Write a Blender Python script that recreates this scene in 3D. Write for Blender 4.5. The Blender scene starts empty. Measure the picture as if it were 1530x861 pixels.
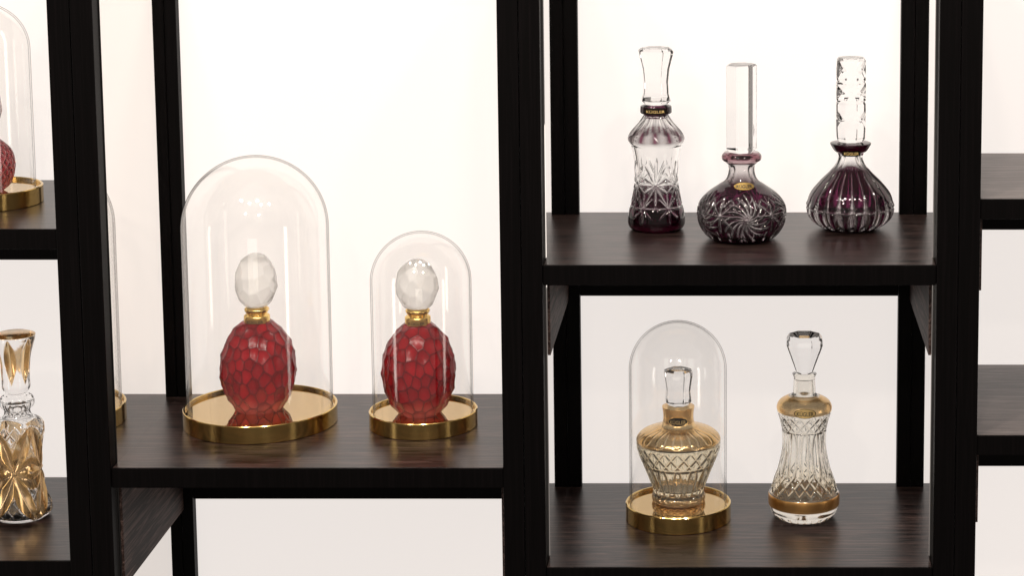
import bpy, bmesh, math, random
import numpy as np
from mathutils import Vector
random.seed(7); rng = np.random.default_rng(7)
S = bpy.context.scene; COL = S.collection
PI = math.pi
# ---------------------------------------------------------------- camera model
F_, PX, PY, PITCH, D, ZC = 3240.0, 1100.0, 108.0, math.radians(7.7), 2.9, 1.6
CAM = np.array([0, -D, ZC]); FW = np.array([0, math.cos(PITCH), -math.sin(PITCH)]); UP = np.array([0, math.sin(PITCH), math.cos(PITCH)])
def ray(u, v): return FW + np.array([(u-PX)/F_, 0, 0]) - UP*((v-PY)/F_)
def P(u, v, Y): d = ray(u, v); return CAM + d*((Y+D)/d[1])
def Q(u, v, z): d = ray(u, v); return CAM + d*((z-ZC)/d[2])
def scale_at(p): return float(np.dot(np.array(p)-CAM, FW))/F_
cd = bpy.data.cameras.new("camera"); cam = bpy.data.objects.new("camera", cd); COL.objects.link(cam)
cam.location = CAM; cam.rotation_euler = (PI/2-PITCH, 0, 0)
cd.sensor_width = 36; cd.lens = F_/1530*36; cd.shift_x = -(PX-765)/1530; cd.shift_y = -(430.5-PY)/1530
cd.clip_start = 0.05; cd.clip_end = 50
S.camera = cam
S.view_settings.view_transform = 'Standard'; S.view_settings.look = 'None'; S.view_settings.exposure = 0

# ---------------------------------------------------------------- materials
def newmat(name):
    m = bpy.data.materials.new(name); m.use_nodes = True
    nt = m.node_tree; return m, nt, nt.nodes, nt.links, nt.nodes['Principled BSDF']
def simple(name, col, rough=.4, metal=0., spec=.5, trans=0., ior=1.5):
    m, nt, N, L, b = newmat(name)
    b.inputs['Base Color'].default_value = (*col, 1); b.inputs['Roughness'].default_value = rough
    b.inputs['Metallic'].default_value = metal; b.inputs['Specular IOR Level'].default_value = spec
    b.inputs['Transmission Weight'].default_value = trans; b.inputs['IOR'].default_value = ior
    return m
def wood(name, vert, dark, light, rough, spec):
    m, nt, N, L, b = newmat(name)
    tc = N.new('ShaderNodeTexCoord'); mp = N.new('ShaderNodeMapping'); L.new(tc.outputs['Object'], mp.inputs['Vector'])
    mp.inputs['Scale'].default_value = (260, 260, 5) if vert else (10, 220, 220)
    n1 = N.new('ShaderNodeTexNoise'); n1.inputs['Scale'].default_value = 1.0; n1.inputs['Detail'].default_value = 7; n1.inputs['Roughness'].default_value = .68; n1.inputs['Distortion'].default_value = .9
    L.new(mp.outputs[0], n1.inputs['Vector'])
    r = N.new('ShaderNodeValToRGB'); r.color_ramp.elements[0].position = .46; r.color_ramp.elements[0].color = (*dark, 1)
    r.color_ramp.elements[1].position = .71; r.color_ramp.elements[1].color = (*light, 1)
    L.new(n1.outputs['Fac'], r.inputs['Fac']); L.new(r.outputs[0], b.inputs['Base Color'])
    b.inputs['Roughness'].default_value = rough; b.inputs['Specular IOR Level'].default_value = spec
    bp = N.new('ShaderNodeBump'); bp.inputs['Strength'].default_value = .38; bp.inputs['Distance'].default_value = .0007
    L.new(n1.outputs['Fac'], bp.inputs['Height']); L.new(bp.outputs[0], b.inputs['Normal'])
    return m
M_shelf = wood('dark_wenge_shelf', False, (.0045, .0022, .0019), (.11, .067, .058), .28, .4)
M_shelf_lit = wood('wenge_shelf_lit_copy', False, (.09, .07, .064), (.25, .205, .19), .4, .4)  # shelf wood copied paler; right bay light painted into the colour
def side_wood(name):
    m = wood(name, False, (.022, .013, .011), (.17, .11, .095), .6, .15)
    m.node_tree.nodes['Mapping'].inputs['Scale'].default_value = (170, 8, 170)
    return m
M_board = side_wood('dark_wenge_side')
M_post = wood('black_stained_post', True, (.0012, .0008, .0008), (.0032, .0021, .0023), .5, .07)
M_wall, nt, N, L, b = newmat('white_wall_self_lit')
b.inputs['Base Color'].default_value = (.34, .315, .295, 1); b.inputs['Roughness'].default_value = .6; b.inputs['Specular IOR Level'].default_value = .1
b.inputs['Emission Color'].default_value = (1, .935, .893, 1); b.inputs['Emission Strength'].default_value = .77  # emission added to the wall so every bay stays bright
M_mirror = simple('mirror_silver', (.84, .82, .80), .015, 1.)
def brushed(name, col, rough, scl, var=.15):
    m, nt, N, L, b = newmat(name)
    tc = N.new('ShaderNodeTexCoord'); mp = N.new('ShaderNodeMapping'); mp.inputs['Scale'].default_value = scl
    L.new(tc.outputs['Object'], mp.inputs['Vector'])
    n = N.new('ShaderNodeTexNoise'); n.inputs['Scale'].default_value = 1; n.inputs['Detail'].default_value = 4; L.new(mp.outputs[0], n.inputs['Vector'])
    mr = N.new('ShaderNodeMapRange'); mr.inputs['To Min'].default_value = rough-var/2; mr.inputs['To Max'].default_value = rough+var/2
    L.new(n.outputs['Fac'], mr.inputs['Value']); L.new(mr.outputs[0], b.inputs['Roughness'])
    b.inputs['Base Color'].default_value = (*col, 1); b.inputs['Metallic'].default_value = 1
    return m
M_brass = brushed('brushed_brass', (.70, .48, .17), .14, (60, 60, 60), .06)
M_brassplate = brushed('polished_brass_plate', (.68, .47, .21), .05, (60, 60, 60), .03)
M_gold = brushed('gold_leaf', (.92, .63, .22), .26, (120, 120, 120), .12)
M_bronze = simple('dull_gold_plate', (.42, .25, .08), .35, .6)
M_darkplate = simple('black_enamel_plate', (.008, .005, .003), .55, 0, .15)
M_letter_gold = simple('gold_lettering', (.80, .56, .22), .35, .4)
M_letter_dark = simple('dark_lettering', (.02, .011, .006), .45)
M_dome = bpy.data.materials.new('thin_clear_glass'); M_dome.use_nodes = True
nt = M_dome.node_tree; N = nt.nodes; L = nt.links; N.clear()
out = N.new('ShaderNodeOutputMaterial'); mix = N.new('ShaderNodeMixShader'); tr = N.new('ShaderNodeBsdfTransparent'); gl = N.new('ShaderNodeBsdfGlossy')
gl.inputs['Roughness'].default_value = .055; gl.inputs['Color'].default_value = (1, 1, 1, 1)
lw = N.new('ShaderNodeLayerWeight'); lw.inputs['Blend'].default_value = .5
pw = N.new('ShaderNodeMath'); pw.operation = 'POWER'; pw.inputs[1].default_value = 6; L.new(lw.outputs['Facing'], pw.inputs[0])
ml = N.new('ShaderNodeMath'); ml.operation = 'MULTIPLY_ADD'; ml.inputs[1].default_value = .6; ml.inputs[2].default_value = .042; L.new(pw.outputs[0], ml.inputs[0])
cr = N.new('ShaderNodeValToRGB'); e = cr.color_ramp.elements; e[0].position = .77; e[0].color = (.997, .995, .992, 1); e[1].position = 1; e[1].color = (.04, .034, .03, 1)
L.new(lw.outputs['Facing'], cr.inputs['Fac']); L.new(cr.outputs[0], tr.inputs['Color'])
L.new(ml.outputs[0], mix.inputs[0]); L.new(tr.outputs[0], mix.inputs[1]); L.new(gl.outputs[0], mix.inputs[2]); L.new(mix.outputs[0], out.inputs[0])
def tint_glass(name, rough, gold_rough=.28, trans=1.):
    m, nt, N, L, b = newmat(name)
    a = N.new('ShaderNodeAttribute'); a.attribute_name = 'tint'; g = N.new('ShaderNodeAttribute'); g.attribute_name = 'gold'
    L.new(a.outputs['Color'], b.inputs['Base Color']); L.new(g.outputs['Fac'], b.inputs['Metallic'])
    mr = N.new('ShaderNodeMapRange'); mr.inputs['To Min'].default_value = rough; mr.inputs['To Max'].default_value = gold_rough
    L.new(g.outputs['Fac'], mr.inputs['Value']); L.new(mr.outputs[0], b.inputs['Roughness'])
    b.inputs['Transmission Weight'].default_value = trans; b.inputs['IOR'].default_value = 1.5
    return m
M_cut = tint_glass('cut_crystal', .04, .3, 1.)
M_warm = tint_glass('amber_cut_crystal', .045, .36, .97)
M_clear = simple('clear_crystal', (1, 1, 1), .03, 0, .5, 1., 1.55)
def satin(name, trans, rough, spec=.5, sss=0., scale=.02, rad=(1, 1, 1)):
    m, nt, N, L, b = newmat(name)
    a = N.new('ShaderNodeAttribute'); a.attribute_name = 'tint'
    L.new(a.outputs['Color'], b.inputs['Base Color'])
    b.inputs['Roughness'].default_value = rough; b.inputs['Transmission Weight'].default_value = trans
    b.inputs['IOR'].default_value = 1.35; b.inputs['Specular IOR Level'].default_value = spec
    b.inputs['Subsurface Weight'].default_value = sss; b.inputs['Subsurface Scale'].default_value = scale; b.inputs['Subsurface Radius'].default_value = rad
    return m
M_red = satin('satin_red_glass', .5, .25, .5)
M_frost = satin('frosted_clear_glass', .62, .22, .5, .4, .02)

# ---------------------------------------------------------------- object helpers
def thing(name, label, cat, loc, group=None):
    o = bpy.data.objects.new(name, None); COL.objects.link(o); o.location = loc; o.empty_display_size = .02
    o['label'] = label; o['category'] = cat
    if group: o['group'] = group
    return o
def link(name, me, mat, parent=None):
    o = bpy.data.objects.new(name, me); COL.objects.link(o); me.materials.append(mat)
    if parent: o.parent = parent
    return o
def bevel_box(bm, x0, x1, y0, y1, z0, z1, bev=.0012):
    t = bmesh.new()
    vs = [t.verts.new((x, y, z)) for x in (x0, x1) for y in (y0, y1) for z in (z0, z1)]
    for f in ((0,1,3,2),(4,6,7,5),(0,4,5,1),(2,3,7,6),(0,2,6,4),(1,5,7,3)): t.faces.new([vs[i] for i in f])
    bmesh.ops.recalc_face_normals(t, faces=t.faces)
    if bev: bmesh.ops.bevel(t, geom=list(t.edges), offset=bev, segments=2, affect='EDGES', profile=.6)
    me = bpy.data.meshes.new('t'); t.to_mesh(me); t.free(); bm.from_mesh(me); bpy.data.meshes.remove(me)
def boxpart(name, boxes, mat, root, bev=.0012, parent=None):
    bm = bmesh.new(); o = root.location
    for b_ in boxes:
        bevel_box(bm, b_[0]-o.x, b_[1]-o.x, b_[2]-o.y, b_[3]-o.y, b_[4]-o.z, b_[5]-o.z, bev)
    me = bpy.data.meshes.new(name); bm.to_mesh(me); bm.free()
    return link(name, me, mat, parent or root)
def catmull(pts, n):
    pts = [np.array(p, float) for p in pts]
    if len(pts) == 2: return [pts[0]+(pts[1]-pts[0])*k/n for k in range(n+1)]
    ext = [2*pts[0]-pts[1]]+pts+[2*pts[-1]-pts[-2]]; outp = []
    for i in range(1, len(ext)-2):
        p0, p1, p2, p3 = ext[i-1:i+3]
        for k in range(n):
            t = k/n
            outp.append(.5*((2*p1)+(-p0+p2)*t+(2*p0-5*p1+4*p2-p3)*t*t+(-p0+3*p1-3*p2+p3)*t**3))
    outp.append(pts[-1]); return outp
def sample(segs, n):
    prof = []
    for s in segs: prof += catmull(s, n)
    q = [prof[0]]
    for p in prof[1:]:
        if np.hypot(*(p-q[-1])) > 1e-4: q.append(p)
    return np.array(q)
class Spot:
    def __init__(s, u, v, z):
        s.p = Q(u, v, z); s.u = u; s.Y = s.p[1]; s.s = scale_at(s.p); s.z = z
    def zz(s, y): return P(s.u, y, s.Y)[2]-s.z
def grid_mesh(R, Z, nth, flip, vo, TH0=0.):
    n = R.shape[0]; th = np.arange(nth)*2*PI/nth + TH0
    X = R*np.sin(th)[None, :]; Y = -R*np.cos(th)[None, :]
    V = np.stack([X, Y, Z], -1).reshape(-1, 3).tolist(); Fc = []
    for i in range(n-1):
        for j in range(nth):
            k = (j+1) % nth
            q = (vo+i*nth+j, vo+i*nth+k, vo+(i+1)*nth+k, vo+(i+1)*nth+j)
            Fc.append(q[::-1] if flip else q)
    cb = vo+len(V); V.append([0, 0, float(Z[0].mean())]); ct = vo+len(V); V.append([0, 0, float(Z[-1].mean())])
    for j in range(nth):
        k = (j+1) % nth
        a = (cb, vo+k, vo+j); c = (ct, vo+(n-1)*nth+j, vo+(n-1)*nth+k)
        Fc.append(a[::-1] if flip else a); Fc.append(c[::-1] if flip else c)
    return V, Fc
def facets(name, sp, rings, n, mat, root, phase=0., bev=.0007):
    V = []; Fc = []
    for w, y, o in rings:
        z = sp.zz(y)
        for j in range(n):
            a = (j+o*.5)*2*PI/n+phase; V.append((w*sp.s*math.sin(a), -w*sp.s*math.cos(a), z))
    for i in range(len(rings)-1):
        A, B = i*n, (i+1)*n; oa, ob = rings[i][2], rings[i+1][2]
        for j in range(n):
            k = (j+1) % n
            if oa == ob: Fc.append((A+j, A+k, B+k, B+j))
            elif ob > oa: Fc += [(A+j, A+k, B+j), (B+j, A+k, B+k)]
            else: Fc += [(A+j, B+k, B+j), (A+j, A+k, B+k)]
    Fc.append(tuple(range(n-1, -1, -1))); t = (len(rings)-1)*n; Fc.append(tuple(range(t, t+n)))
    me = bpy.data.meshes.new(name); me.from_pydata(V, [], Fc)
    bm = bmesh.new(); bm.from_mesh(me); bmesh.ops.bevel(bm, geom=bm.edges[:], offset=bev, segments=1, affect='EDGES', clamp_overlap=True)
    bm.to_mesh(me); bm.free(); me.polygons.foreach_set('use_smooth', [False]*len(me.polygons))
    return link(name, me, mat, root)
def lathe(name, sp, segs, mat, root, nth=96, n=6, fn=None, smooth=True, cavity=None, th0=0., tint=(1, 1, 1)):
    pr = sample(segs, n)
    zs = np.array([sp.zz(y) for y in pr[:, 1]])
    th = np.arange(nth)*2*PI/nth + th0
    th = (th+PI) % (2*PI)-PI
    TH = np.repeat(th[None, :], len(pr), 0); YP = np.repeat(pr[:, 1][:, None], nth, 1); RP = np.repeat(pr[:, 0][:, None], nth, 1)
    Z = np.repeat(zs[:, None], nth, 1)
    T = np.ones((*TH.shape, 4)); T[..., :3] = tint; G = np.zeros(TH.shape)
    if fn:
        dr, T3, G = fn(TH, YP, RP); RP = RP+dr; T[..., :3] = T3
    V, Fc = grid_mesh(RP*sp.s, Z, nth, False, 0, th0)
    tl = T.reshape(-1, 4).tolist(); gl_ = G.reshape(-1).tolist()
    tl += [tl[0], tl[-1]]; gl_ += [gl_[0], gl_[-1]]
    if cavity:
        y_lo, y_hi, wall = cavity
        k = (pr[:, 1] <= y_lo) & (pr[:, 1] >= y_hi)
        rr = np.maximum(pr[k, 0]-wall, 4.); z2 = zs[k]
        rr[0] *= .85
        m_ = 64
        V2, F2 = grid_mesh(np.repeat((rr*sp.s)[:, None], m_, 1), np.repeat(z2[:, None], m_, 1), m_, True, len(V))
        V += V2; Fc += F2; tl += [[1, 1, 1, 1]]*len(V2); gl_ += [0.]*len(V2)
    me = bpy.data.meshes.new(name); me.from_pydata(V, [], Fc)
    ca = me.attributes.new('tint', 'FLOAT_COLOR', 'POINT'); ca.data.foreach_set('color', np.array(tl, np.float32).ravel())
    ga = me.attributes.new('gold', 'FLOAT', 'POINT'); ga.data.foreach_set('value', np.array(gl_, np.float32))
    me.polygons.foreach_set('use_smooth', [smooth]*len(me.polygons)); me.update()
    return link(name, me, mat, root)
def scatter(n):
    pts = [np.array([0, 0, 1.])]
    while len(pts) < n:
        c = rng.normal(size=(80, 3)); c /= np.linalg.norm(c, axis=1)[:, None]
        d = ((c[:, None]-np.array(pts)[None])**2).sum(-1).min(1)
        pts.append(c[d.argmax()])
    return np.array(pts)
def egg(name, sp, yc, a, bu, bl, ncell, ylo, yhi, mat, root, colfn, conc, nth=300, rows=160, blend=2.2, taper=0.):
    ys = np.concatenate([yc+(ylo-yc)*np.sin(np.linspace(1, 0, rows//2, endpoint=False)*PI/2), yc+(yhi-yc)*np.sin(np.linspace(0, 1, rows//2)*PI/2)])
    w = np.array([a*math.sqrt(max(1e-3, 1-((y-yc)/(bu if y < yc else bl))**2))*(1-taper*max(0, (yc-y)/bu)**2) for y in ys])
    C_ = scatter(ncell); cellr = rng.uniform(size=ncell)
    def fn(TH, YP, RP):
        zz = np.where(YP < yc, (yc-YP)/bu, (yc-YP)/bl)
        pr = np.stack([RP/a*np.sin(TH), -RP/a*np.cos(TH), zz], -1); pr /= np.linalg.norm(pr, axis=-1)[..., None]
        d2 = 2-2*np.tensordot(pr, C_.T, 1)
        o = np.sort(d2, -1)
        K = blend*ncell
        wt = np.exp(-K*(d2-o[..., :1])); sm = wt.sum(-1)
        soft = o[..., 0]-np.log(sm)/K
        w2 = np.exp(-8*ncell*(d2-o[..., :1])); cr_ = (w2*cellr).sum(-1)/w2.sum(-1)
        e_ = np.sqrt(np.maximum(o[..., 1], 0))-np.sqrt(np.maximum(o[..., 0], 0))
        ridge = np.clip(1-e_/.05, 0, 1)
        dr = a*.5*conc*(soft-2.6/ncell)
        dr *= np.clip(RP/(.35*a), 0, 1)
        return dr, colfn((ylo-YP)/(ylo-yhi), cr_, ridge, np.sqrt(o[..., 0]*ncell/4)), np.zeros(TH.shape)
    return lathe(name, sp, [[tuple(p) for p in np.stack([w, ys], -1)]], mat, root, nth, 1, fn)
def plaque(sp, root, y, w, h, r, plate_mat, letter_mat, th=0., tilt=0., oval=True, rim=None, text="KÜGLER"):
    s = sp.s; z0 = sp.zz(y); rc = r*s
    ct, st = math.cos(tilt), math.sin(tilt)
    def bend(x, zl, off):
        a = th+x/rc
        rr = rc+off*ct
        dz = zl*ct; dr = -zl*st
        return ((rr+dr)*math.sin(a), -(rr+dr)*math.cos(a), z0+dz+off*st)
    W, H = w*s/2, h*s/2
    def shape(sc, off, depth=.0016):
        V = []; Fc = []; nr, na = 5, 40
        e = 1. if oval else .45
        V.append(bend(0, 0, off))
        def rimpt(t): c_, s_ = math.cos(t), math.sin(t); return math.copysign(abs(c_)**e, c_)*W*sc, math.copysign(abs(s_)**e, s_)*H*sc
        for i in range(1, nr+1):
            for j in range(na):
                x_, z_ = rimpt(2*PI*j/na); V.append(bend(x_*i/nr, z_*i/nr, off))
        for j in range(na): Fc.append((0, 1+j, 1+(j+1) % na))
        for i in range(nr-1):
            for j in range(na):
                k = (j+1) % na; Fc.append((1+i*na+j, 1+(i+1)*na+j, 1+(i+1)*na+k, 1+i*na+k))
        b0 = len(V)
        for j in range(na): x_, z_ = rimpt(2*PI*j/na); V.append(bend(x_, z_, off-depth))
        for j in range(na):
            k = (j+1) % na; o_ = 1+(nr-1)*na; Fc.append((o_+j, b0+j, b0+k, o_+k))
        return V, Fc
    V, Fc = shape(1, .0012); me = bpy.data.meshes.new('name_plate'); me.from_pydata(V, [], Fc)
    pl = link('name_plate', me, rim if rim else plate_mat, root); top = .0012
    if rim:
        V, Fc = shape(.92, .0018, .0008); me = bpy.data.meshes.new('plate_field'); me.from_pydata(V, [], Fc); link('plate_field', me, plate_mat, pl); top = .0018
    cu = bpy.data.curves.new('txt', 'FONT'); cu.body = text; cu.align_x = 'CENTER'; cu.align_y = 'CENTER'; cu.size = 1; cu.extrude = .03; cu.offset = .008
    to = bpy.data.objects.new('txt', cu); COL.objects.link(to)
    dg = bpy.context.evaluated_depsgraph_get(); me = bpy.data.meshes.new_from_object(to.evaluated_get(dg)); me.name = 'lettering'
    bpy.data.objects.remove(to); bpy.data.curves.remove(cu)
    xs = [v.co.x for v in me.vertices]; ys = [v.co.y for v in me.vertices]
    kx = 2*W*.74/(max(xs)-min(xs)); kz = 2*H*.54/(max(ys)-min(ys)); mx = (max(xs)+min(xs))/2; my = (max(ys)+min(ys))/2
    for v in me.vertices:
        v.co = bend((v.co.x-mx)*kx, (v.co.y-my)*kz, top+.0004+v.co.z*.005)
    me.materials.clear(); link('lettering', me, letter_mat, pl)

# ---------------------------------------------------------------- the shelving
DEP = .372
X = lambda u: float(P(u, 430, 0)[0])
Zf = lambda y, u=765: float(P(u, y, 0)[2])
ZB, ZT = Zf(1040), Zf(-140)
posts = [(-568, -505), (88, 155), (748, 811), (1399, 1463), (2050, 2113)]
shelves = {0: [343, 840], 1: [701], 2: [397, 850], 3: [298, 652]}
boardh = {0: .105, 1: .152, 2: .105, 3: .105}
inset = {0: .002, 1: .002, 2: .0035, 3: .002}
railY = DEP-.020; SWB = {0: .017, 1: .018, 2: .021, 3: .017}
unit = thing('display_shelving', 'black stained wood display shelving with mirrored sides in front of the white wall', 'shelving', (0, .17, ZB))
for a, c in posts:
    x0, x1 = X(a), X(c); xm = (x0+x1)/2
    boxpart('post', [(x0, xm-.0004, -.003, .025, ZB, ZT), (xm+.0004, x1, -.003, .025, ZB, ZT)], M_post, unit, .0016)
ZS = {}
for bay in range(4):
    SW = SWB[bay]
    xl0, xr0 = X(posts[bay][1]), X(posts[bay+1][0]); xl, xr = xl0+inset[bay], xr0-inset[bay]
    boxpart('mirror_panel', [(xl0-.004, xl, .0255, DEP, ZB, ZT)], M_mirror, unit, 0)
    boxpart('mirror_panel', [(xr, xr0+.004, .0255, DEP, ZB, ZT)], M_mirror, unit, 0)
    for x0, x1 in ((xl+.0003, xl+SW), (xr-SW, xr-.0003)):
        boxpart('back_stile', [(x0, x1, railY, DEP, ZB, ZT)], M_post, unit)
    for y in shelves[bay]:
        z = Zf(y, 765); ZS[(bay, y)] = z
        sh = boxpart('shelf', [(xl0+.0004, xr0-.0004, .004, DEP-.002, z-.0275, z)], M_shelf_lit if bay == 3 else M_shelf, unit, .0014)
        boxpart('front_edge', [(xl0+.0004, xr0-.0004, 0, .0038, z-.0278, z+.0003)], M_post, unit, .001, sh)
        zb = float(P(765, y+46, railY)[2])
        boxpart('back_rail', [(xl+SW+.0005, xr-SW-.0005, railY+.002, DEP-.003, zb, z-.0282)], M_post, unit)
        for x0, x1 in ((xl+.0002, xl+.004), (xr-.004, xr-.0002)):
            boxpart('side_board', [(x0, x1, .0262, railY-.0005, z-.0282-boardh[bay], z-.0282)], M_board, unit, .0006)
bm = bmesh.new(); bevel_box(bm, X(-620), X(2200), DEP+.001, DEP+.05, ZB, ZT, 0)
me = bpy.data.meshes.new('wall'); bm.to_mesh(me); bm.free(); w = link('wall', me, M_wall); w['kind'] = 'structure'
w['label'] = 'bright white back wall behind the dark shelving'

# ---------------------------------------------------------------- trays and domes
def tray(u, v, z, R, h, label):
    sp = Spot(u, v, z); s = sp.s
    t = thing('brass_tray', label, 'tray', sp.p, 'round brass trays under the glass domes')
    H = h*s; Ro = R*s
    prof = [(Ro-.012, 0), (Ro-.001, 0), (Ro, .001), (Ro, H-.0012), (Ro-.001, H), (Ro-.0032, H), (Ro-.004, H-.001), (Ro-.004, H-.006), (Ro-.012, H-.0062)]
    nth = 128; V = []; Fc = []
    for r, zz in prof:
        for j in range(nth): V.append((r*math.sin(2*PI*j/nth), -r*math.cos(2*PI*j/nth), zz))
    n = len(prof)
    for i in range(n):
        i2 = (i+1) % n
        for j in range(nth):
            k = (j+1) % nth; Fc.append((i*nth+j, i*nth+k, i2*nth+k, i2*nth+j))
    me = bpy.data.meshes.new('rim_band'); me.from_pydata(V, [], Fc); me.polygons.foreach_set('use_smooth', [True]*len(me.polygons))
    me.set_sharp_from_angle(angle=math.radians(35)); link('rim_band', me, M_brass, t)
    V = []; Fc = []; zf = H-.005
    for zz in (zf, zf-.003):
        for j in range(nth): V.append(((Ro-.0043)*math.sin(2*PI*j/nth), -(Ro-.0043)*math.cos(2*PI*j/nth), zz))
    Fc.append(tuple(range(nth))); Fc.append(tuple(range(2*nth-1, nth-1, -1)))
    for j in range(nth): k = (j+1) % nth; Fc.append((nth+j, nth+k, k, j))
    me = bpy.data.meshes.new('plate'); me.from_pydata(V, [], Fc); link('plate', me, M_brassplate, t)
    return sp, z+zf
def dome(sp, zfloor, Rpx, ytop, label):
    s = sp.s; R = Rpx*s; th = .0022
    ztop = P(sp.u, ytop+Rpx, sp.Y)[2]-zfloor
    pr = [(R-.0004, .0006), (R, .004), (R, ztop*.5), (R, ztop)]+[(R*math.cos(a), ztop+R*math.sin(a)) for a in np.linspace(.06, PI/2-.02, 26)]+[(1e-5, ztop+R)]
    Ri = R-th
    inn = [(1e-5, ztop+Ri)]+[(Ri*math.cos(a), ztop+Ri*math.sin(a)) for a in np.linspace(PI/2-.02, .06, 26)]+[(Ri, ztop), (Ri, ztop*.5), (Ri, .004), (Ri+.0004, .0006)]
    prof = pr+inn; nth = 128; V = []; Fc = []
    for r, zz in prof:
        for j in range(nth): V.append((r*math.sin(2*PI*j/nth), -r*math.cos(2*PI*j/nth), zz))
    n = len(prof)
    for i in range(n):
        i2 = (i+1) % n
        if i == len(pr)-1: continue
        for j in range(nth):
            k = (j+1) % nth; Fc.append((i*nth+j, i*nth+k, i2*nth+k, i2*nth+j))
    me = bpy.data.meshes.new('glass_dome'); me.from_pydata(V, [], Fc); me.polygons.foreach_set('use_smooth', [True]*len(me.polygons))
    d = link('glass_dome', me, M_dome); d.location = (sp.p[0], sp.p[1], zfloor+.0004)
    d['label'] = label; d['category'] = 'cloche'; d['group'] = 'clear glass domes standing on brass trays'
zL, zU, zR, z0U, z0L = ZS[(1, 701)], ZS[(2, 397)], ZS[(2, 850)], ZS[(0, 343)], ZS[(0, 840)]
sp1, f1 = tray(390, 631, zL, 113, 27, 'widest brass tray, under the tallest dome in the large left bay')
dome(sp1, f1, 107, 233, 'largest clear glass dome, over the left of the two red egg bottles')
sp2, f2 = tray(633, 635, zL, 80.5, 25, 'small brass tray beside the widest one, under the right red egg bottle')
dome(sp2, f2, 74.5, 346, 'smaller clear glass dome over the right of the two red egg bottles')
sp3, f3 = tray(1013.5, 774, zR, 78.5, 26, 'brass tray under the gold bottle on the lower right shelf')
dome(sp3, f3, 72.5, 480, 'clear glass dome over the gold shouldered bottle on the lower right shelf')
sp0, f0 = tray(-18, 303, z0U, 80, 26, 'brass tray cut off by the left edge of the photo, on the upper left shelf')
dome(sp0, f0, 70, 4, 'clear glass dome at the left edge, over the partly hidden red bottle')

# ---------------------------------------------------------------- red egg bottles
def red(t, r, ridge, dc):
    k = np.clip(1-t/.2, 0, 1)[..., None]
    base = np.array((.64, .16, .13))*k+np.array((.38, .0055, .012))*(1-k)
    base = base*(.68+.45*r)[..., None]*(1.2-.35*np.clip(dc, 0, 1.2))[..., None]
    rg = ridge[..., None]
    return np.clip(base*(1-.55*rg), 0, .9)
def frost(t, r, ridge, dc):
    v = (.975+.02*r-.05*ridge)[..., None]; return v*np.array((1, .985, .965))
def egg_bottle(u, v, z, yc, a, bu, bl, ylo, yhi, cw, cy0, cy1, sa, syc, sb, sl, label):
    sp = Spot(u, v, z)
    t = thing('perfume_bottle', label, 'bottle', sp.p, 'red egg shaped perfume bottles')
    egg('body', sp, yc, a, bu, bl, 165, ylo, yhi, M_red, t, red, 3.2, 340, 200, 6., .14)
    lathe('collar', sp, [[(cw-3, yhi+3), (cw, yhi), (cw, cy1-1)], [(cw, cy1-1), (cw-4, cy1-4), (cw-4, cy0+9)], [(cw-4, cy0+9), (cw-2, cy0+7), (cw-1, cy0+3), (cw-5, cy0)]], M_gold, t, 64, 4)
    plaque(sp, t, yhi-3, 32, 10, cw+.2, M_bronze, M_letter_dark, oval=False, th=.05)
    egg('stopper', sp, syc, sa, sb, sl, 46, cy0-.5, syc-sb*.995, M_frost, t, frost, 1.1, 160, 90, 4.)
egg_bottle(388, 611, f1, 548, 55.5, 76, 78, 611.5, 480, 19, 458, 472, 31, 424, 46, 38, 'dark red faceted egg perfume bottle under the largest glass dome')
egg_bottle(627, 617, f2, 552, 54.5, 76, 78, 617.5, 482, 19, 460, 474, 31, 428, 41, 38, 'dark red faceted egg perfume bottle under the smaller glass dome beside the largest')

# ---------------------------------------------------------------- cut crystal patterns
CL = np.array((1., .992, .985)); PU = np.array((.013, .0002, .003)); PM = np.array((.035, .0008, .009)); PK = np.array((.16, .008, .035)); AM = np.array((1., .91, .70)); GO = np.array((1., .65, .27))
def lerp(a, b, k): return a*(1-k[..., None])+b*k[..., None]
def sstep(a, b, x): t = np.clip((x-a)/(b-a), 0, 1); return t*t*(3-2*t)
def star(TH, YP, R0, yc, n, rays, rad, width, twist=0., off=0., inner=0.):
    per = 2*PI/n; tr_ = (TH-off+per/2) % per-per/2
    dx = tr_*R0; dy = YP-yc; rho = np.hypot(dx, dy); phi = np.arctan2(dy, dx)+twist*rho/rad
    q = phi*rays/(2*PI); fr = np.abs(q-np.round(q)); d = rho*np.sin(fr*2*PI/rays)
    return np.clip(1-d/width, 0, 1)*np.clip((rad-rho)/(.25*rad), 0, 1)*(rho >= inner)
def lattice(TH, YP, R0, n, rise, width):
    g = 0
    for sg in (1, -1):
        q = TH*n/(2*PI)+sg*YP/rise; fr = np.abs(q-np.round(q))*2*PI*R0/n
        g = np.maximum(g, np.clip(1-fr/width, 0, 1))
    return g
def flutes(TH, n, width, off=0.):
    q = TH*n/(2*PI)+off; fr = np.abs(q-np.round(q))*2
    return np.clip(1-fr/width, 0, 1)
def band(YP, a, b, soft=2.): return sstep(a-soft, a+soft, YP)*(1-sstep(b-soft, b+soft, YP))
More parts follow.
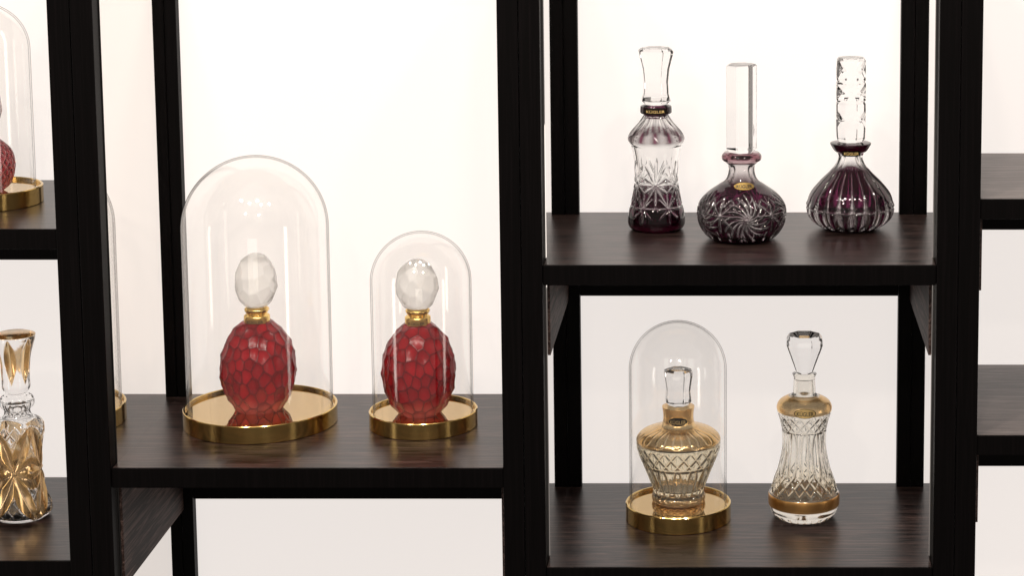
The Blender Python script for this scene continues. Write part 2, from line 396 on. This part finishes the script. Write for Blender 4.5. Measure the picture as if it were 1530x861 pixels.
def fnA(TH, YP, RP):
    st = star(TH, YP, 36, 272, 6, 12, 36, 1.8)+star(TH, YP, 38, 306, 6, 8, 22, 1.6, off=PI/6)
    g = np.clip(st*band(YP, 232, 330), 0, 1)
    jag = 268+9*np.abs(np.sin(TH*6))
    p = sstep(-8, 10, YP-jag)
    k = np.clip(p, 0, 1)*(1-.95*np.clip(g*1.4, 0, 1))
    T = lerp(np.broadcast_to(CL, (*TH.shape, 3)), PU, k)
    sh = band(YP, 190, 211, 4)*(.85+.15*np.cos(TH*12))+.45*band(YP, 172, 190, 3)*(.5+.5*np.cos(TH*12))
    T = lerp(T, PM, np.clip(sh, 0, 1)); T = lerp(T, PU, band(YP, 150, 172, 1))
    dr = -3.2*g-1.5*band(YP, 172, 200)*np.abs(np.sin(TH*6))
    return dr, T, np.zeros(TH.shape)
def fnB(TH, YP, RP):
    pin = star(TH, YP, 62, 318, 5, 16, 36, 1.8, .9, off=.12)
    oth = star(TH, YP, 58, 312, 5, 8, 26, 1.7, off=.12+PI/5)
    net = lattice(TH, YP, 60, 22, 17, 1.2)*band(YP, 290, 300, 2)
    fl = flutes(TH, 20, .25)*band(YP, 338, 350, 3)
    g = np.clip(pin+oth+net*.6+fl*.7, 0, 1)
    k = sstep(252, 274, YP)*(1-.93*np.clip(g*1.3, 0, 1))
    rim = (1-sstep(236, 243, YP))*.9+.25*band(YP, 243, 270)
    T = lerp(np.broadcast_to(CL, (*TH.shape, 3)), PU, k)
    T = lerp(T, PK, np.clip(rim, 0, 1))
    dr = -3.8*g-1.4*band(YP, 246, 272)*np.abs(np.sin(TH*4))
    return dr, T, np.zeros(TH.shape)
def fnC(TH, YP, RP):
    n = 20
    q = TH*n/(2*PI); fr = np.abs(q-np.round(q))*2
    wid = np.clip(.14+(YP-290)/50, .14, .70)
    lo = np.clip((1-fr/wid)*1.6, 0, 1)*band(YP, 256, 337, 5)
    bandcut = np.clip(1-np.abs(YP-308)/2.4, 0, 1)*.5
    g = np.clip(lo+bandcut, 0, 1)
    k = sstep(238, 252, YP)*(1-.97*g)
    rim = (1-sstep(224, 230, YP))
    k = np.maximum(k, rim)
    T = lerp(np.broadcast_to(CL, (*TH.shape, 3)), PU*1.2, k)
    rib = band(YP, 302, 334, 4)*np.sqrt(np.clip(1-(fr-1)**2, 0, 1))
    dr = -4.2*g+2.2*rib-1.2*band(YP, 226, 250)*np.abs(np.sin(TH*5))
    return dr, T, np.zeros(TH.shape)
def fnD(TH, YP, RP):
    lat = lattice(TH, YP, 60, 20, 22, 2.4)*band(YP, 662, 690, 2)+np.clip(1-np.abs(YP-690)/2.2, 0, 1)
    q = TH*14/(2*PI); fr = np.abs(q-np.round(q))*2
    arch = .62*np.sqrt(np.clip(1-((YP-712)/24)**2, 0, 1))
    lan = np.clip(1-np.abs(fr-arch)/.2, 0, 1)*band(YP, 690, 734, 2)
    net = lattice(TH, YP, 40, 24, 9, 1.5)*band(YP, 735, 750, 1)
    g = np.clip(lat+lan+net, 0, 1)
    top = 1-sstep(655, 658, YP)
    pett = top*np.clip(1-np.abs(fr-.5*np.sqrt(np.clip(1-((YP-646)/9)**2, 0, 1)))/.2, 0, 1)*band(YP, 637, 655, 1)
    foot = band(YP, 737, 750, 1)*.7
    gold = np.clip(np.maximum(top, foot), 0, 1)
    T = lerp(np.broadcast_to(AM, (*TH.shape, 3)), np.array((1., .74, .38)), g*.5); T = lerp(T, GO, gold)
    T = lerp(T, np.array((1., .85, .58)), pett*.6)
    return -2.2*g*(1-top)-1.0*pett, T, gold*.6*(1-.4*pett)
def fnE(TH, YP, RP):
    lat = lattice(TH, YP, 38, 16, 16, 1.9)*band(YP, 617, 640, 2)+np.clip(1-np.abs(YP-640)/1.8, 0, 1)
    q = TH*12/(2*PI); fr = np.abs(q-np.round(q))*2
    arch = .66*np.sqrt(np.clip(1-((YP-675)/36)**2, 0, 1))
    lan = np.clip(1-np.abs(fr-arch)/.2, 0, 1)*band(YP, 640, 705, 2)
    dia = lattice(TH, YP, 46, 18, 20, 2.2)*band(YP, 704, 731, 2)
    ft = flutes(TH, 24, .5)*(YP > 764)
    g = np.clip(lat+lan+dia+ft, 0, 1)
    top = band(YP, 591, 613, 1); bd = band(YP, 735, 752, .5)
    gold = np.clip(top+bd, 0, 1)
    gcol = np.where((bd > .5)[..., None], np.array((.80, .43, .14)), GO)
    T = lerp(np.broadcast_to(np.array((1., .97, .90)), (*TH.shape, 3)), np.array((1., .80, .47)), np.clip(sstep(690, 725, YP)*.5*(YP < 735)+g*.25, 0, 1))
    T = T*(1-gold[..., None])+gcol*gold[..., None]
    return -2.1*g*(1-gold), T, np.clip(top*.65+bd*.9, 0, 1)
def fnF(TH, YP, RP):
    n = 4; per = 2*PI/n; tr_ = (TH-.05+per/2) % per-per/2
    dx = tr_*38; dy = YP-700; rho = np.hypot(dx, dy*.85); phi = np.arctan2(dy, dx)
    q = (phi+PI/8)*8/(2*PI); fr = np.abs(q-np.round(q))*2*PI/8
    d = rho*np.sin(fr); w_ = 10.5*np.sin(PI*np.clip(rho/66, 0, 1))**.75
    pet = sstep(-.8, 1.0, w_-d)*(rho < 66)
    lat = lattice(TH, YP, 38, 16, 20, 1.8)*(1-pet)*band(YP, 632, 762, 3)
    prof = np.clip(1-d/np.maximum(w_, .5), 0, 1)
    T = lerp(np.broadcast_to(CL, (*TH.shape, 3)), np.array((.98, .60, .20)), pet*(1-.25*prof))
    neck = band(YP, 588, 618, 2)*np.abs(np.sin(TH*5))
    dr = -3.8*pet*prof-2.0*lat-1.6*neck
    return dr, T, pet*.55
def fnFs(TH, YP, RP):
    q = TH*6/(2*PI); fr = np.abs(q-np.round(q))*2
    w_ = .78*np.sin(PI*np.clip((YP-501)/72, 0, 1))
    pet = sstep(-.06, .06, w_-fr)*band(YP, 503, 572, 1)
    top = (YP < 500.5)*.9
    gold = np.maximum(pet*.9, top)
    T = lerp(np.broadcast_to(CL, (*TH.shape, 3)), np.array((.97, .60, .20)), gold)
    return -3.0*pet*(1-fr/np.maximum(w_, .1)).clip(0, 1), T, gold*.55
def fnG(TH, YP, RP):
    g = lattice(TH, YP, 40, 20, 15, 2.2)
    T = lerp(np.broadcast_to(np.array((.30, .004, .008)), (*TH.shape, 3)), np.array((.95, .55, .55)), g*.75)
    return -2.8*g, T, np.zeros(TH.shape)
# ---------------------------------------------------------------- the cut bottles
def bottle(u, v, z, label, group=None):
    sp = Spot(u, v, z); return sp, thing('perfume_bottle', label, 'bottle', sp.p, group)
HI = 300
grp = 'dark purple cut crystal bottles on the upper right shelf'
sp, t = bottle(981, 342, zU, 'tall waisted purple and clear crystal bottle with a flared clear stopper', grp)
lathe('body', sp, [[(36, 342), (41, 337), (43, 329), (41, 314), (36, 292), (32.5, 265), (33.5, 240), (37.5, 216)], [(37.5, 216), (41.5, 210), (42, 204), (37, 195), (27, 184), (20.5, 175), (18, 170)], [(18, 170), (23, 168), (23.5, 163), (23, 158)], [(23, 158), (18, 156)]], M_cut, t, HI, 18, fnA, cavity=(333, 176, 7))
plaque(sp, t, 163, 36, 9, 23.6, M_darkplate, M_letter_gold, oval=False)
facets('stopper', sp, [(16, 155.6, 0), (23, 150, 0), (20, 140, 0), (19, 122, 0), (21.5, 100, 0), (27, 80, 0), (27.5, 75, 0), (22, 71, 0)], 8, M_clear, t, PI/8+.1)
sp, t = bottle(1108, 356, zU, 'squat round purple crystal bottle with star cuts and a tall plain prism stopper', grp)
lathe('body', sp, [[(40, 356), (52, 351), (63, 336), (67, 318), (64, 303), (52, 288), (35, 276), (24, 268), (19.5, 257), (20, 247), (25, 241)], [(25, 241), (29, 238), (29.5, 232), (26, 227.5)]], M_cut, t, HI, 16, fnB, cavity=(346, 235, 8))
plaque(sp, t, 273, 30, 13, 32, M_gold, M_letter_dark, th=.12, tilt=.75)
facets('stopper', sp, [(19, 227, 0), (23.5, 222, 0), (23.5, 98, 0), (21, 95.5, 0)], 6, M_clear, t, PI/6+.28, .0006)
sp, t = bottle(1270, 341, zU, 'squat fluted purple crystal bottle with vertical clear stripes and a notched stopper', grp)
lathe('body', sp, [[(36, 341), (47, 336), (60, 323), (64, 306), (60, 289), (46, 271), (31, 256), (22, 244), (18.5, 234), (20, 228)], [(20, 228), (25, 224), (30, 216)], [(30, 216), (30, 213), (22, 211.5)]], M_cut, t, HI, 16, fnC, cavity=(331, 222, 9))
plaque(sp, t, 225, 28, 9, 25, M_darkplate, M_letter_gold, oval=False)
facets('stopper', sp, [(18, 211, 0), (22.5, 206, 0), (23.5, 190, 0), (21.8, 178, 1), (23.5, 166, 0), (23.5, 154, 0), (21.3, 151, 0), (23.5, 148, 0), (21.8, 138, 1), (23.5, 128, 0), (23.5, 124, 0), (21.3, 121, 0), (23.3, 118, 0), (21.8, 104, 1), (22.8, 89, 0), (20, 85.5, 0)], 8, M_clear, t, PI/8, .0004)
spD = Spot(1014, 748, f3)
t = thing('perfume_bottle', 'cut glass bottle with gold neck and shoulder, tapering downward, under the lower right dome', 'bottle', spD.p, 'gold and clear cut glass bottles')
lathe('body', spD, [[(35, 748), (39, 746), (40, 740), (37, 734)], [(37, 734), (44, 714), (54, 690), (61, 672), (63, 660)], [(63, 660), (61.5, 652), (52, 644), (34, 638), (25, 633), (22.5, 622), (24, 607)], [(24, 607), (18, 605.5)]], M_warm, t, HI, 18, fnD, cavity=(728, 660, 5))
plaque(spD, t, 624, 30, 13, 24, M_darkplate, M_letter_gold, rim=M_gold)
facets('stopper', spD, [(15, 605, 0), (20.5, 599, 0), (19, 582, 0), (22.5, 560, 0), (22, 554, 0), (15, 551, 0)], 8, M_clear, t, PI/8+.1)
sp, t = bottle(1201, 771, zR, 'waisted clear cut glass bottle with gold shoulder and bronze band, standing without a dome', 'gold and clear cut glass bottles')
lathe('body', sp, [[(40, 771), (44, 768), (49, 762), (52, 754)], [(52, 754), (53, 750), (53, 738), (51, 733)], [(51, 733), (46, 718), (39, 698), (33, 670), (32.5, 650), (35, 632), (40, 615)], [(40, 615), (41, 607), (37, 599), (27, 593), (18, 588), (16.5, 580), (16, 565), (18, 558.5)]], M_warm, t, HI, 16, fnE, cavity=(750, 566, 5))
plaque(sp, t, 607, 32, 14, 41.8, M_letter_gold, M_letter_dark, rim=M_darkplate, tilt=.3)
facets('stopper', sp, [(11, 558, 0), (14, 553, 0), (17, 545, 0), (29, 514, 0), (28.5, 506, 0), (24, 500, 0)], 8, M_clear, t, PI/8)
sp, t = bottle(33, 771, z0L, 'clear crystal bottle with gold leaf star cuts at the left edge of the photo', 'gold and clear cut glass bottles')
lathe('body', sp, [[(36, 771), (43, 765), (44, 755), (38, 730), (34, 700), (35, 660), (38, 641), (34, 629), (21, 621), (18, 613)], [(18, 613), (23, 608), (25, 601), (23, 593), (18, 588)]], M_cut, t, HI, 16, fnF, cavity=(758, 600, 6))
lathe('stopper', sp, [[(14, 587), (20, 579), (20, 562), (23, 532), (30, 506)], [(30, 506), (30.5, 500)], [(30.5, 500), (23, 497.5)]], M_cut, t, 144, 14, fnFs)
sp = Spot(-18, 285, f0)
t = thing('perfume_bottle', 'round red cut glass bottle mostly outside the left edge, under the upper left dome', 'bottle', sp.p)
lathe('body', sp, [[(22, 285), (34, 274), (41, 250), (37, 226), (22, 210), (13, 205), (12, 200)]], M_cut, t, HI, 14, fnG, cavity=(275, 208, 7))
lathe('collar', sp, [[(12, 204), (16, 202)], [(16, 202), (16, 194)], [(16, 194), (11, 192)]], M_gold, t, 48, 2)
egg('stopper', sp, 158, 25, 34, 38, 40, 191.5, 125, M_frost, t, lambda a, r, g, u: (.8+.1*r)[..., None]*np.array((1, .85, .82)), .95, 100, 60)

# ---------------------------------------------------------------- light
wd = bpy.data.worlds.new("World"); S.world = wd; wd.use_nodes = True
wd.node_tree.nodes['Background'].inputs[0].default_value = (.95, .85, .78, 1); wd.node_tree.nodes['Background'].inputs[1].default_value = .28
def point(x, y, z, p, r=.05, col=(1, .92, .83)):
    l = bpy.data.lights.new('ceiling_spot', 'POINT'); l.energy = p; l.shadow_soft_size = r; l.color = col
    o = bpy.data.objects.new('ceiling_spot', l); COL.objects.link(o); o.location = (x, y, z)
def area(x, y, z, tx, ty, tz, sx, sy, p, col=(1, .92, .84)):  # unseen low panels in front, added to put reflections in brass and glass
    l = bpy.data.lights.new('added_front_light', 'AREA'); l.shape = 'RECTANGLE'; l.size = sx; l.size_y = sy; l.energy = p; l.color = col
    o = bpy.data.objects.new('added_front_light', l); COL.objects.link(o); o.location = (x, y, z)
    o.rotation_euler = (Vector((tx, ty, tz))-Vector((x, y, z))).to_track_quat('-Z', 'Y').to_euler()
for x, y, z in ((-1.1, -1.0, 2.6), (-.65, -1.3, 2.7), (-.3, -.9, 2.55), (.05, -1.3, 2.7), (.45, -1.0, 2.6), (-.85, -2.2, 2.5), (.2, -2.3, 2.5)):
    point(x, y, z, 40)
for x, y, p in ((-2.1, -.9, 4), (1.7, -1.2, 4)):
    area(x, y, .7, -.2, 0, .9, .22, 1.2, p)
area(-.2, -3.6, .3, -.2, 0, .9, 1.0, .5, 2)
